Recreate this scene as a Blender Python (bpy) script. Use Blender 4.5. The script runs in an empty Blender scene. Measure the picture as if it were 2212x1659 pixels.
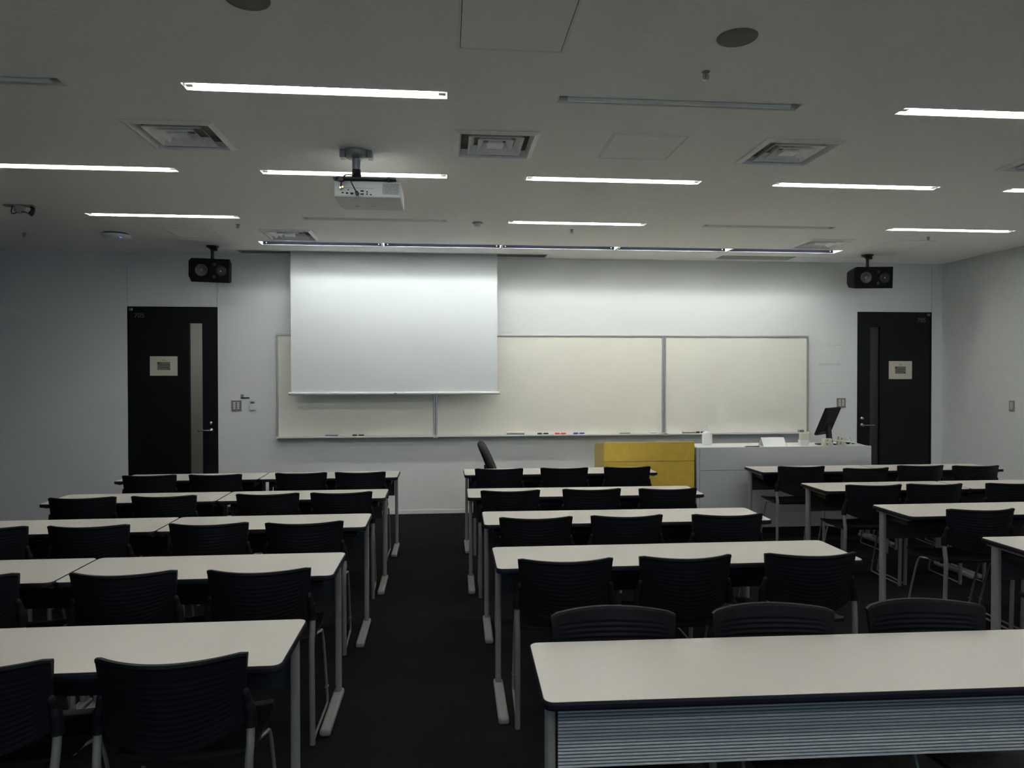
import bpy, bmesh, math, random
from mathutils import Vector, Matrix
random.seed(7)
PI = math.pi
S = bpy.context.scene
C = S.collection

# ------------------------------------------------------------------ room dimensions (metres)
XL, XR, YB, YF, H = -5.4, 6.13, -3.0, 8.326, 2.98     # side walls, back wall, front wall, ceiling

# ------------------------------------------------------------------ materials
def node_mat(name):
    m = bpy.data.materials.new(name); m.use_nodes = True
    nt = m.node_tree
    return m, nt, nt.nodes['Principled BSDF']

def mat(name, col, rough=0.5, metal=0.0, spec=0.5, noise=0.0, nscale=60.0, bump=0.0, bscale=200.0, emit=None):
    m, nt, b = node_mat(name)
    b.inputs['Base Color'].default_value = (*col, 1)
    b.inputs['Roughness'].default_value = rough
    b.inputs['Metallic'].default_value = metal
    b.inputs['Specular IOR Level'].default_value = spec
    tc = nt.nodes.new('ShaderNodeTexCoord')
    if noise:
        n = nt.nodes.new('ShaderNodeTexNoise'); n.inputs['Scale'].default_value = nscale
        n.inputs['Detail'].default_value = 4
        nt.links.new(tc.outputs['Object'], n.inputs['Vector'])
        mr = nt.nodes.new('ShaderNodeMapRange')
        mr.inputs['From Min'].default_value = 0.3; mr.inputs['From Max'].default_value = 0.7
        mr.inputs['To Min'].default_value = 1 - noise; mr.inputs['To Max'].default_value = 1 + noise
        nt.links.new(n.outputs['Fac'], mr.inputs['Value'])
        mx = nt.nodes.new('ShaderNodeVectorMath'); mx.operation = 'SCALE'
        mx.inputs[0].default_value = col
        nt.links.new(mr.outputs['Result'], mx.inputs['Scale'])
        nt.links.new(mx.outputs['Vector'], b.inputs['Base Color'])
    if bump:
        n2 = nt.nodes.new('ShaderNodeTexNoise'); n2.inputs['Scale'].default_value = bscale
        n2.inputs['Detail'].default_value = 3
        nt.links.new(tc.outputs['Object'], n2.inputs['Vector'])
        bp = nt.nodes.new('ShaderNodeBump'); bp.inputs['Strength'].default_value = bump
        bp.inputs['Distance'].default_value = 0.002
        nt.links.new(n2.outputs['Fac'], bp.inputs['Height'])
        nt.links.new(bp.outputs['Normal'], b.inputs['Normal'])
    if emit:
        b.inputs['Emission Color'].default_value = (*emit[0], 1)
        b.inputs['Emission Strength'].default_value = emit[1]
    return m

TUBE = 35.0
WASH = 49.0
DAY = 1.7        # radiance of the dusk sky in the windows behind the camera
M = dict(
    ceiling=mat('ceiling_board', (.95, .95, .925), .95, spec=.1, noise=.05, nscale=70),
    wall_side=mat('painted_side_wall', (.64, .655, .65), .85, spec=.2, noise=.02, nscale=9),
    wall_dark=mat('bounce_cutting_side_wall', (.06, .06, .06), .9, spec=.1),  # unseen wall, colour darkened to cut light bounced onto the front wall
    floor=mat('charcoal_carpet', (.012, .0118, .0114), 1.0, spec=.05, noise=.28, nscale=240, bump=.7, bscale=500),
    laminate=mat('warm_white_laminate', (.64, .603, .548), .33, spec=.35, noise=.015, nscale=30),
    edge=mat('black_edge_band', (.008, .008, .016), .5, spec=.3),
    dark=mat('black_underside', (.012, .012, .013), .7),
    shelfm=mat('dark_shelf_metal', (.035, .035, .038), .4, metal=.4),
    steel=mat('grey_painted_steel', (.27, .27, .262), .42, noise=.05, nscale=90),
    ribbed=mat('blue_grey_ribbed_panel', (.50, .53, .555), .42),
    pback=mat('charcoal_panel_back', (.035, .038, .046), .5),
    blackp=mat('black_plastic', (.0075, .0079, .0105), .5, spec=.2, noise=.1, nscale=90),
    seatm=mat('black_seat_plastic', (.009, .009, .011), .5, spec=.3),
    chairleg=mat('grey_chair_tube', (.28, .28, .27), .38, metal=.3),
    door=mat('black_door_laminate', (.0035, .0038, .0055), .45, spec=.3, noise=.12, nscale=12),
    doorframe=mat('black_door_frame', (.005, .005, .0065), .4, spec=.3),
    steelb=mat('brushed_steel', (.62, .62, .60), .28, metal=1.0),
    paint=mat('grey_number_paint', (.16, .16, .165), .6),
    paper=mat('cream_paper', (.62, .58, .47), .8, noise=.03),
    printm=mat('grey_print', (.19, .19, .17), .8, noise=.3, nscale=300),
    printd=mat('dark_print', (.05, .05, .05), .8),
    white=mat('white_plastic', (.72, .73, .72), .4),
    cream=mat('cream_plastic', (.62, .58, .49), .45),
    fixture=mat('white_enamel', (.78, .79, .75), .4),
    lamp=mat('lit_fluorescent_tube', (.9, .9, .9), .4, emit=((1.0, 1.0, .985), TUBE)),
    lampw=mat('lit_washer_tube', (.9, .9, .9), .4, emit=((.975, .995, 1.0), WASH)),
    lampoff=mat('unlit_fluorescent_tube', (.78, .80, .79), .3),
    socket=mat('grey_lamp_socket', (.30, .31, .30), .5),
    navy=mat('dark_anodised_reflector', (.006, .0065, .011), .6, spec=.02),
    alu=mat('satin_aluminium', (.56, .56, .56), .38, metal=.75),
    board=mat('warm_whiteboard_enamel', (.85, .835, .745), .42, spec=.3, noise=.012, nscale=5),
    tray=mat('white_aluminium_tray', (.80, .81, .80), .35),
    fabric=mat('projection_fabric', (.745, .78, .795), .95, spec=.05),
    grille=mat('taupe_speaker_grille', (.24, .225, .195), .8, noise=.2, nscale=500),
    vent=mat('grey_vent_metal', (.90, .90, .89), .5, noise=.06, nscale=25),
    ventdark=mat('dark_vent_throat', (.04, .036, .038), .9),
    duct=mat('grey_duct_lining', (.42, .39, .39), .9),
    projw=mat('white_projector_plastic', (.74, .75, .73), .5),
    projg=mat('pale_grey_label', (.47, .50, .49), .7, noise=.25, nscale=90),
    brass=mat('brass_plug', (.95, .70, .30), .25, metal=1.0),
    greym=mat('mid_grey_plastic', (.25, .235, .225), .5),
    greypole=mat('grey_mount_metal', (.34, .36, .37), .4, metal=.5),
    cone=mat('dark_speaker_cone', (.060, .058, .060), .4),
    conecap=mat('grey_dust_cap', (.16, .15, .14), .4),
    spk=mat('charcoal_speaker_case', (.0055, .0055, .007), .7, spec=.15, noise=.1, nscale=200),
    yellow=mat('mustard_veneer', (.68, .46, .065), .42, noise=.07, nscale=14),
    yellowd=mat('ochre_end_panel', (.52, .37, .09), .5, noise=.06, nscale=14),
    podium=mat('grey_podium_laminate', (.50, .515, .53), .5, noise=.02, nscale=40),
    podtop=mat('off_white_podium_top', (.72, .72, .67), .4),
    clear=mat('translucent_white_bottle', (.78, .81, .82), .3),
    red=mat('red_marker_plastic', (.55, .05, .045), .4),
    blue=mat('blue_marker_plastic', (.035, .06, .36), .4),
    black=mat('black_marker_plastic', (.012, .012, .015), .4),
    label=mat('marker_label', (.55, .55, .55), .5),
    green=mat('green_label', (.25, .33, .18), .6),
    led=mat('blue_status_light', (.05, .08, .8), .4, emit=((.12, .15, 1.0), 1.6)),
    lcd=mat('grey_lcd', (.10, .11, .10), .3),
    maroon=mat('dark_maroon_base', (.07, .025, .022), .35),
    slot=mat('grey_slot_cover', (.40, .40, .39), .8),
    corridor=mat('corridor_paint', (.60, .60, .56), .9),
)

def mat_front_wall():
    m, nt, b = node_mat('painted_front_wall')
    b.inputs['Roughness'].default_value = .8; b.inputs['Specular IOR Level'].default_value = .2
    g = nt.nodes.new('ShaderNodeNewGeometry')
    sep = nt.nodes.new('ShaderNodeSeparateXYZ'); nt.links.new(g.outputs['Position'], sep.inputs[0])
    n = nt.nodes.new('ShaderNodeTexNoise'); n.inputs['Scale'].default_value = 9; n.inputs['Detail'].default_value = 5
    nt.links.new(g.outputs['Position'], n.inputs['Vector'])
    total = None
    def math_(op, a, bb=None, clamp=False):
        k = nt.nodes.new('ShaderNodeMath'); k.operation = op; k.use_clamp = clamp
        for i, v in enumerate((a, bb)):
            if v is None: continue
            if isinstance(v, (int, float)): k.inputs[i].default_value = v
            else: nt.links.new(v, k.inputs[i])
        return k.outputs[0]
    # three worn horizontal scuffs beside the whiteboard
    for zc, hh, st in ((1.974, .010, .42), (1.737, .024, .38), (1.505, .010, .24)):
        dz = math_('ABSOLUTE', math_('SUBTRACT', sep.outputs['Z'], zc))
        band = math_('SUBTRACT', 1.0, math_('DIVIDE', dz, hh), True)
        dx = math_('ABSOLUTE', math_('SUBTRACT', sep.outputs['X'], 4.675))
        bx = math_('MULTIPLY', math_('SUBTRACT', .15, dx), 30, True)
        t = math_('MULTIPLY', math_('MULTIPLY', band, bx), math_('MULTIPLY', math_('SUBTRACT', n.outputs['Fac'], .25), 2.2 * st, True))
        total = t if total is None else math_('MAXIMUM', total, t)
    mx = nt.nodes.new('ShaderNodeMix'); mx.data_type = 'RGBA'
    mx.inputs['A'].default_value = (.76, .775, .77, 1); mx.inputs['B'].default_value = (.30, .29, .26, 1)
    nt.links.new(total, mx.inputs['Factor']); nt.links.new(mx.outputs['Result'], b.inputs['Base Color'])
    return m
M['apwhite'] = mat('white_access_point_case', (.88, .89, .89), .4)
M['wall'] = mat_front_wall()

def mat_glass():
    m = bpy.data.materials.new('door_glass'); m.use_nodes = True
    nt = m.node_tree; nt.nodes.clear()
    o = nt.nodes.new('ShaderNodeOutputMaterial'); mix = nt.nodes.new('ShaderNodeMixShader')
    t = nt.nodes.new('ShaderNodeBsdfTransparent'); t.inputs['Color'].default_value = (.90, .93, .91, 1)
    g = nt.nodes.new('ShaderNodeBsdfGlossy'); g.inputs['Roughness'].default_value = .05
    f = nt.nodes.new('ShaderNodeFresnel'); f.inputs['IOR'].default_value = 1.45
    nt.links.new(f.outputs[0], mix.inputs[0]); nt.links.new(t.outputs[0], mix.inputs[1])
    nt.links.new(g.outputs[0], mix.inputs[2]); nt.links.new(mix.outputs[0], o.inputs[0])
    return m
M['glass'] = mat_glass()

# ------------------------------------------------------------------ mesh building helpers
class P:
    """Collects shapes and links them as ONE mesh object."""
    def __init__(s): s.bm = bmesh.new(); s.T = Matrix()
    def _add(s, verts, faces, smooth=False):
        vs = [s.bm.verts.new(s.T @ Vector(v)) for v in verts]
        for f in faces:
            try:
                fc = s.bm.faces.new([vs[i] for i in f]); fc.smooth = smooth
            except ValueError: pass
        return vs
    def box(s, x0, x1, y0, y1, z0, z1, bev=0.0, seg=2, only=None):
        b = bmesh.new()
        r = bmesh.ops.create_cube(b, size=1)
        for v in b.verts:
            v.co = Vector(((x0 + x1) / 2 + v.co.x * (x1 - x0), (y0 + y1) / 2 + v.co.y * (y1 - y0), (z0 + z1) / 2 + v.co.z * (z1 - z0)))
        if bev:
            ed = [e for e in b.edges if only is None or only(e)]
            bmesh.ops.bevel(b, geom=ed, offset=bev, segments=seg, affect='EDGES', profile=.5)
        s._merge(b); return s
    def _merge(s, b, smooth=None):
        b.verts.index_update()
        vs = [s.bm.verts.new(s.T @ v.co) for v in b.verts]
        for f in b.faces:
            try:
                fc = s.bm.faces.new([vs[v.index] for v in f.verts]); fc.smooth = f.smooth if smooth is None else smooth
            except ValueError: pass
        b.free()
    def prism(s, prof, a, b, axis='x', smooth=False):
        """profile of 2D points swept from a to b along an axis (x: (y,z); y: (x,z); z: (x,y))"""
        def mk(p, t): return {'x': (t, p[0], p[1]), 'y': (p[0], t, p[1]), 'z': (p[0], p[1], t)}[axis]
        n = len(prof)
        s._add([mk(p, a) for p in prof] + [mk(p, b) for p in prof], [(i, (i + 1) % n, n + (i + 1) % n, n + i) for i in range(n)], smooth)
        s._add([mk(p, a) for p in prof], [tuple(range(n))[::-1]]); s._add([mk(p, b) for p in prof], [tuple(range(n))])
        return s
    def lathe(s, prof, seg=24, axis='z', at=(0, 0, 0), smooth=True, close=True):
        vs, fs = [], []
        n = len(prof)
        for k in range(seg):
            a = 2 * PI * k / seg; c, d = math.cos(a), math.sin(a)
            for r, h in prof:
                q = {'z': (r * c, r * d, h), 'y': (r * c, h, r * d), 'x': (h, r * c, r * d)}[axis]
                vs.append((q[0] + at[0], q[1] + at[1], q[2] + at[2]))
        for k in range(seg):
            k2 = (k + 1) % seg
            for i in range(n - 1):
                fs.append((k * n + i, k2 * n + i, k2 * n + i + 1, k * n + i + 1))
        s._add(vs, fs, smooth)
        if close:
            for i in (0, n - 1):
                if prof[i][0] > 1e-5: s._add([vs[k * n + i] for k in range(seg)], [tuple(range(seg))])
        return s
    def cyl(s, x, y, z0, z1, r, seg=20): return s.lathe([(r, z0), (r, z1)], seg, 'z', (x, y, 0))
    def tube(s, path, r, seg=10, closed=False, sx=1.0):
        pts = [Vector(p) for p in path]; n = len(pts)
        rings = []
        up = None
        for i, p in enumerate(pts):
            if closed: t = pts[(i + 1) % n] - pts[i - 1]
            else: t = (pts[min(i + 1, n - 1)] - pts[max(i - 1, 0)])
            t.normalize()
            if up is None:
                up = Vector((1, 0, 0)) if abs(t.x) < .9 else Vector((0, 0, 1))
            u = (up - t * up.dot(t)).normalized(); v = t.cross(u); up = u
            rr = r[i] if isinstance(r, (list, tuple)) else r
            rings.append([p + u * (rr * sx * math.cos(2 * PI * k / seg)) + v * (rr * math.sin(2 * PI * k / seg)) for k in range(seg)])
        vs = [q for ring in rings for q in ring]; fs = []
        for i in range(n if closed else n - 1):
            j = (i + 1) % n
            for k in range(seg):
                k2 = (k + 1) % seg
                fs.append((i * seg + k, i * seg + k2, j * seg + k2, j * seg + k))
        s._add(vs, fs, True)
        if not closed:
            s._add(rings[0], [tuple(range(seg))[::-1]]); s._add(rings[-1], [tuple(range(seg))])
        return s
    def done(s, name, m, parent=None, loc=None):
        bmesh.ops.recalc_face_normals(s.bm, faces=s.bm.faces)
        me = bpy.data.meshes.new(name); s.bm.to_mesh(me); s.bm.free()
        me.materials.append(m if not isinstance(m, str) else M[m])
        o = bpy.data.objects.new(name, me); C.objects.link(o)
        if parent: o.parent = parent
        if loc: o.location = loc
        return o

def smooth_path(pts, n=8):
    """Catmull-Rom through the points"""
    pts = [Vector(p) for p in pts]; out = []
    for i in range(len(pts) - 1):
        p0, p1, p2, p3 = pts[max(i - 1, 0)], pts[i], pts[i + 1], pts[min(i + 2, len(pts) - 1)]
        for k in range(n):
            t = k / n
            out.append(.5 * ((2 * p1) + (p2 - p0) * t + (2 * p0 - 5 * p1 + 4 * p2 - p3) * t * t + (3 * p1 - p0 - 3 * p2 + p3) * t ** 3))
    out.append(pts[-1]); return out

def tag(o, label=None, cat=None, group=None, kind=None):
    if label: o['label'] = label
    if cat: o['category'] = cat
    if group: o['group'] = group
    if kind: o['kind'] = kind
    return o
def thing(name, loc, label, cat, rz=0.0, group=None, rot=None):
    o = bpy.data.objects.new(name, None); C.objects.link(o)
    o.empty_display_size = .1; o.location = loc; o.rotation_euler = rot or (0, 0, rz)
    return tag(o, label, cat, group)
def dup(root, loc, rz, label, group=None):
    r = root.copy(); C.objects.link(r); r.location = loc; r.rotation_euler = (0, 0, rz)
    r['label'] = label
    if group: r['group'] = group
    for ch in list(root.children):
        c = ch.copy(); C.objects.link(c); c.parent = r
        for g in list(ch.children):
            d = g.copy(); C.objects.link(d); d.parent = c
    return r
def struct(name, p, m, parent=None, label=None, cat=None):
    o = p.done(name, m, parent)
    if not parent: tag(o, label, cat, kind='structure')
    return o

# ------------------------------------------------------------------ room shell
D1 = (-3.548, -2.570)      # door openings on the front wall
D2 = (5.025, 5.996)
DT = 2.380
struct('floor', P().box(XL - .1, XR + .1, YB - .1, 10.1, -.1, 0), 'floor', label='dark charcoal carpet floor of the classroom', cat='floor')
p = P()
p.box(XL, D1[0], YF, YF + .1, 0, H + .5)
p.box(D1[1], D2[0], YF, YF + .1, 0, H + .5)
p.box(D2[1], XR + .1, YF, YF + .1, 0, H + .5)
for a, b in (D1, D2): p.box(a + .003, b - .003, YF + .004, YF + .1, DT + .003, H + .5)
struct('wall_front', p, 'wall', label='pale blue-grey front wall behind the whiteboards', cat='wall')
struct('wall_right', P().box(XR, XR + .1, YB, YF + .1, 0, H + .5), 'wall_side', label='bare grey side wall on the podium side', cat='wall')
struct('wall_left', P().box(XL - .1, XL, YB, YF + .1, 0, H + .5), 'wall_dark', label='unseen screen-side wall, darkened to cut bounce light', cat='wall')
WIN = [(-4.6, -2.0), (-.9, 1.7), (2.8, 5.4)]; WZ = (.95, 2.45)
p = P(); xe = XL - .1
for a, b in WIN:
    p.box(xe, a, YB - .1, YB, 0, H + .5); p.box(a, b, YB - .1, YB, 0, WZ[0]); p.box(a, b, YB - .1, YB, WZ[1], H + .5); xe = b
p.box(xe, XR + .1, YB - .1, YB, 0, H + .5)
struct('wall_back', p, 'wall_side', label='grey wall with windows at the back of the room', cat='wall')
for k, (a, b) in enumerate(WIN):
    t = thing(f'window_{k + 1}', (a, YB - .06, WZ[0]), f'{("first", "second", "third")[k]} aluminium window from the screen side, at the back of the room', 'window'); t['kind'] = 'structure'
    q = P(); w_, h_ = b - a, WZ[1] - WZ[0]
    q.box(0, .05, 0, .05, 0, h_); q.box(w_ - .05, w_, 0, .05, 0, h_); q.box(.05, w_ - .05, 0, .05, 0, .05); q.box(.05, w_ - .05, 0, .05, h_ - .05, h_); q.box(w_ / 2 - .025, w_ / 2 + .025, 0, .05, .05, h_ - .05)
    q.done('window_frame', 'alu', t)
    P().box(.04, w_ - .04, .022, .027, .04, h_ - .04).done('glass_pane', 'glass', t)
    dl = bpy.data.lights.new('dusk_sky_light', 'AREA'); dl.shape = 'RECTANGLE'; dl.size = w_; dl.size_y = h_; dl.energy = DAY * math.pi * w_ * h_; dl.color = (.58, .77, 1.0)
    do = bpy.data.objects.new('dusk_sky_light', dl); do.location = ((a + b) / 2, YB - .16, (WZ[0] + WZ[1]) / 2); do.rotation_euler = (PI / 2, 0, 0); C.objects.link(do)
    do.rotation_euler = Vector((0, 1, 0)).to_track_quat('-Z', 'Y').to_euler()
struct('baseboard_front', P().box(D1[1] + .0, D2[0], YF - .006, YF, 0, .045), 'wall', label='low baseboard along the front wall', cat='baseboard')
# corridor beyond the doors
p = P(); p.box(XL - .1, XR + .1, 10.0, 10.1, 0, H + .5); p.box(XL - .1, XL, YF + .1, 10, 0, H + .5); p.box(XR, XR + .1, YF + .1, 10, 0, H + .5)
struct('wall_corridor', p, 'corridor', label='corridor wall seen through the door glass', cat='wall')

# ------------------------------------------------------------------ ceiling with real openings
X0, TL = -1.240, 1.248
ROWS = {'A': (3.489, 3.578), 'B': (4.919, 5.008), 'C': (6.341, 6.444), 'Z': (2.060, 2.150), 'Y': (.631, .721), 'W': (-.798, -.708)}
LIGHTS = [('A', -1, 0), ('A', 0, 1), ('A', 1, 0), ('A', 2, 1),
          ('B', -1, 1), ('B', 0, 1), ('B', 1, 1), ('B', 2, 1), ('B', 3, 1),
          ('C', -1, 1), ('C', 0, 0), ('C', 1, 1), ('C', 2, 0), ('C', 3, 1),
          ('Z', 0, 1), ('Z', 2, 1), ('Y', 0, 1), ('Y', 1, 1), ('Y', 3, 1), ('W', 0, 1), ('W', 1, 1), ('W', 2, 1)]  # rows Z, Y and W: unseen lamps behind the camera, added to light the room
WX0, WS, WY0, WY1 = -1.924, 1.258, 7.498, 7.705
DIFF = [(-1.505, 4.250), (.292, 4.257), (2.108, 4.245), (3.915, 4.245), (-1.515, 7.125), (3.905, 7.140)]
DH = .243
SCR = (-2.28, 1.143, 8.035, 8.238)
holes = []
for r, g, on in LIGHTS:
    x = X0 + 1.8 * g; holes.append((x, x + TL, *ROWS[r]))
for k in range(5): holes.append((WX0 + WS * k + .012, WX0 + WS * (k + 1) - .012, WY0, WY1))
for x, y in DIFF: holes.append((x - DH + .02, x + DH - .02, y - DH + .02, y + DH - .02))
holes.append((SCR[0] - .004, SCR[1] + .004, SCR[2] - .004, SCR[3] + .004))
xs = sorted({XL, XR, *[h[0] for h in holes], *[h[1] for h in holes]})
ys = sorted({YB, YF, *[h[2] for h in holes], *[h[3] for h in holes]})
p = P(); vid = {}
def cv(i, j):
    if (i, j) not in vid: vid[i, j] = p.bm.verts.new((xs[i], ys[j], H))
    return vid[i, j]
for i in range(len(xs) - 1):
    for j in range(len(ys) - 1):
        cx, cy = (xs[i] + xs[i + 1]) / 2, (ys[j] + ys[j + 1]) / 2
        if any(h[0] < cx < h[1] and h[2] < cy < h[3] for h in holes): continue
        p.bm.faces.new([cv(i, j), cv(i, j + 1), cv(i + 1, j + 1), cv(i + 1, j)])
p.box(XL - .1, XR + .1, YB - .1, YF, H + .42, H + .5)
p.box(XL - .1, XR + .1, YF + .1, 10.1, 2.6, 2.7)
struct('ceiling', p, 'ceiling', label='light grey mineral board ceiling', cat='ceiling')

# recessed tube lights
def build_light(on):
    t = thing('ceiling_light', (0, 0, 0), '-', 'ceiling light')
    w = .089
    p = P(); d = .034 if on else .023
    sec = [(0, 0), (.020, d), (w - .020, d), (w, 0), (w + .002, 0), (w - .018, d + .003), (.018, d + .003), (-.002, 0)]
    p.prism(sec, 0, TL)
    p.box(-.003, 0, -.002, w + .002, 0, d + .003); p.box(TL, TL + .003, -.002, w + .002, 0, d + .003)
    f = .006
    for bx in ((-f, TL + f, -f, 0), (-f, TL + f, w, w + f), (-f, 0, 0, w), (TL, TL + f, 0, w)): p.box(*bx, -.002, 0)
    p.done('housing', 'fixture', t)
    for x0, x1 in ((.008, .045), (TL - .045, TL - .008)):
        P().box(x0, x1, w / 2 - .016, w / 2 + .016, .002, d - .001, .003).done('lamp_socket', 'socket' if not on else 'fixture', t)
    P().lathe([(.0150, .045), (.0150, TL - .045)], 10, 'x', (0, w / 2, .0150 if on else .0065)).done('tube', 'lamp' if on else 'lampoff', t)
    return t
LPROTO = {0: build_light(0), 1: build_light(1)}
used = {0: False, 1: False}
rown = {'A': 'third ceiling row from the whiteboard', 'B': 'second ceiling row from the whiteboard', 'C': 'first ceiling row from the whiteboard',
        'Z': 'added unseen fourth row from the whiteboard', 'Y': 'added unseen fifth row from the whiteboard', 'W': 'added unseen sixth row from the whiteboard'}
ordn = ['first', 'second', 'third', 'fourth', 'fifth']
for r, g, on in LIGHTS:
    loc = (X0 + 1.8 * g, ROWS[r][0], H)
    lab = f"{'lit' if on else 'unlit'} recessed tube light, {rown[r]}, {ordn[g + 1]} from the screen-side wall"
    grp = 'recessed tube lights in the ceiling'
    if not used[on]:
        LPROTO[on].location = loc; tag(LPROTO[on], lab, group=grp); used[on] = True
        if r in 'ABC' and ROWS[r][1] - ROWS[r][0] > .09: pass
    else: dup(LPROTO[on], loc, 0, lab, grp)

# wall-washer lights above the whiteboards
wproto = None
for k in range(5):
    loc = (WX0 + WS * k, WY0, H)
    lab = f'recessed wall-washer light with dark reflector, {ordn[k]} of five from the screen-side wall'
    if wproto is None:
        t = thing('wall_washer_light', loc, lab, 'ceiling light', group='wall-washer lights above the whiteboards')
        a, b, w, d = .012, WS - .012, WY1 - WY0, .19
        p = P()
        p.box(a - .003, a, -.002, w + .002, 0, d); p.box(b, b + .003, -.002, w + .002, 0, d)
        p.box(a, b, -.003, 0, 0, d); p.box(a, b, w, w + .003, 0, d); p.box(a, b, 0, w, d, d + .003)
        for bx in ((a - .008, b + .008, -.010, 0), (a - .008, b + .008, w, w + .010), (a - .008, a, 0, w), (b, b + .008, 0, w)): p.box(*bx, -.003, 0)
        p.done('housing', 'fixture', t)
        rf = P().box(a + .001, b - .001, w - .008, w - .001, .004, d - .004).done('reflector', 'navy', t)
        p = P()
        for x in (a + .035, b - .035): p.lathe([(.0001, w - .011), (.006, w - .011), (.006, w - .007)], 10, 'y', (x, 0, .022))
        p.done('screw', 'steelb', rf)
        P().box(a + .001, b - .001, w - .012, w - .001, .0005, .0030).done('lip', 'socket', t)
        P().lathe([(.014, .05), (.014, WS - .05)], 10, 'x', (0, .038, .098)).done('tube', 'lampw', t)
        wproto = t
    else: dup(wproto, loc, 0, lab)

# square air diffusers
def ring(p, ho, hi, zo, zi, th=.002):
    """sloped square ring: outer half-size ho at height zo to inner half-size hi at height zi"""
    def sq(h, z): return [(-h, -h, z), (h, -h, z), (h, h, z), (-h, h, z)]
    v = sq(ho, zo) + sq(hi, zi) + sq(ho, zo + th) + sq(hi, zi + th)
    f = []
    for i in range(4):
        j = (i + 1) % 4
        f += [(i, j, 4 + j, 4 + i), (8 + i, 12 + i, 12 + j, 8 + j), (i, 8 + i, 8 + j, j), (4 + i, 4 + j, 12 + j, 12 + i)]
    p._add(v, f)
dproto = None
dlab = ['second row diffuser above the screen-side desks', 'second row diffuser above the centre aisle beside the projector',
        'second row diffuser above the far end of the centre desks', 'second row diffuser above the bare side wall end',
        'front diffuser beside the hatch near the projection screen', 'front diffuser at the podium end of the wall-washer lights']
for k, (x, y) in enumerate(DIFF):
    lab = 'square louvred ' + dlab[k]
    if dproto is None:
        t = thing('air_diffuser', (x, y, H), lab, 'air vent', group='square air diffusers in the ceiling')
        p = P(); ring(p, DH, DH - .030, -.004, -.016); ring(p, DH - .030, DH - .042, -.016, .030); p.done('frame', 'vent', t)
        p = P(); h = DH - .02; p.box(-h, h, -h, -h + .003, .0, .07); p.box(-h, h, h - .003, h, 0, .07); p.box(-h, -h + .003, -h, h, 0, .07); p.box(h - .003, h, -h, h, 0, .07); p.box(-h, h, -h, h, .07, .075)
        p.done('duct', 'duct', t)
        for a, b, z0, z1 in ((.160, .122, -.013, .030), (.104, .068, -.012, .030)):
            q = P(); ring(q, a, b, z0, z1, .003); q.done('louvre', 'vent', t)
        q = P(); ring(q, .048, .040, -.010, .010, .002); q.box(-.048, .048, -.048, .048, -.0115, -.009); q.done('centre_plate', 'vent', t)
        dproto = t
    else: dup(dproto, (x, y, H), 0, lab)

# access hatches
hproto = None
for k, (x, y, lab) in enumerate([(1.178, 4.235, 'flush ceiling access hatch between two diffusers beyond the centre aisle'),
                                 (.275, 2.80, 'flush ceiling access hatch overhead at the top edge above the centre aisle'),
                                 (-2.412, 7.130, 'flush ceiling access hatch beside the wall speaker on the screen side'),
                                 (4.785, 7.110, 'flush ceiling access hatch above the wall speaker on the podium side')]):
    if hproto is None:
        t = thing('access_hatch', (x, y, H), lab, 'ceiling hatch', group='access hatches in the ceiling')
        q = P(); h = .226
        for bx in ((-h, h, -h, -h + .011), (-h, h, h - .011, h), (-h, -h + .011, -h + .011, h - .011), (h - .011, h, -h + .011, h - .011)): q.box(*bx, -.004, 0)
        q.done('frame', 'fixture', t)
        q = P(); h2 = h - .011
        for bx in ((-h2, h2, -h2, -h2 + .0015), (-h2, h2, h2 - .0015, h2), (-h2, -h2 + .003, -h2, h2), (h2 - .003, h2, -h2, h2)): q.box(*bx, -.0012, 0)
        q.done('gap', 'ventdark', t)
        q = P(); h3 = h2 - .003; q.box(-h3, h3, -h3, h3, -.003, 0); q.done('panel', 'ceiling', t)
        hproto = t
    else: dup(hproto, (x, y, H), 0, lab)

# ceiling loudspeaker grilles
for x, y, lab in ((1.186, 2.828, 'round taupe ceiling speaker grille near the small sprinkler'), (-.722, 2.70, 'round taupe ceiling speaker grille cut by the top edge')):
    t = thing('ceiling_speaker', (x, y, H), lab, 'ceiling speaker', group='round ceiling speakers')
    P().lathe([(.074, -.006), (.080, -.004), (.082, 0), (.0745, 0)], 40).done('rim', 'grille', t)
    P().lathe([(.0001, -.009), (.05, -.008), (.074, -.004), (.074, 0)], 40).done('grille', 'grille', t)

# sprinklers, smoke detector, access point, bracket
sp = None
for x, y, lab in ((1.178, 3.159, 'small chrome sprinkler between the round speaker and the unlit light'), (1.182, 6.66, 'small sprinkler below the lit light at the centre of the front row'),
                  (-1.884, 6.70, 'small sprinkler by the end of the lit light near the screen'), (-4.05, 7.29, 'small dark sprinkler in the dim screen-side corner'),
                  (4.79, 6.71, 'small sprinkler below the lit light near the bare side wall')):
    if sp is None:
        t = thing('sprinkler', (x, y, H), lab, 'sprinkler', group='ceiling sprinklers')
        P().lathe([(.019, 0), (.016, -.004), (.009, -.006), (.0001, -.006)], 20).done('flange', 'greym', t)
        q = P(); q.lathe([(.008, -.008), (.008, -.022), (.004, -.026), (.004, -.034)], 12); q.tube([(-.012, 0, -.012), (-.014, 0, -.026), (0, 0, -.036), (.014, 0, -.026), (.012, 0, -.012)], .002, 6); q.done('body', 'greym', t)
        P().lathe([(.0001, -.036), (.013, -.036), (.014, -.038), (.0001, -.039)], 14).done('deflector', 'steelb', t)
        sp = t
    else: dup(sp, (x, y, H), 0, lab)
t = thing('smoke_detector', (.284, 6.43, H), 'small white smoke detector between unlit and lit front row lights', 'smoke detector')
P().lathe([(.046, 0), (.046, -.008), (.030, -.010)], 24).done('base', 'greym', t)
P().lathe([(.030, -.008), (.032, -.030), (.026, -.036), (.0001, -.037)], 24).done('sensor_head', 'white', t)
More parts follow.
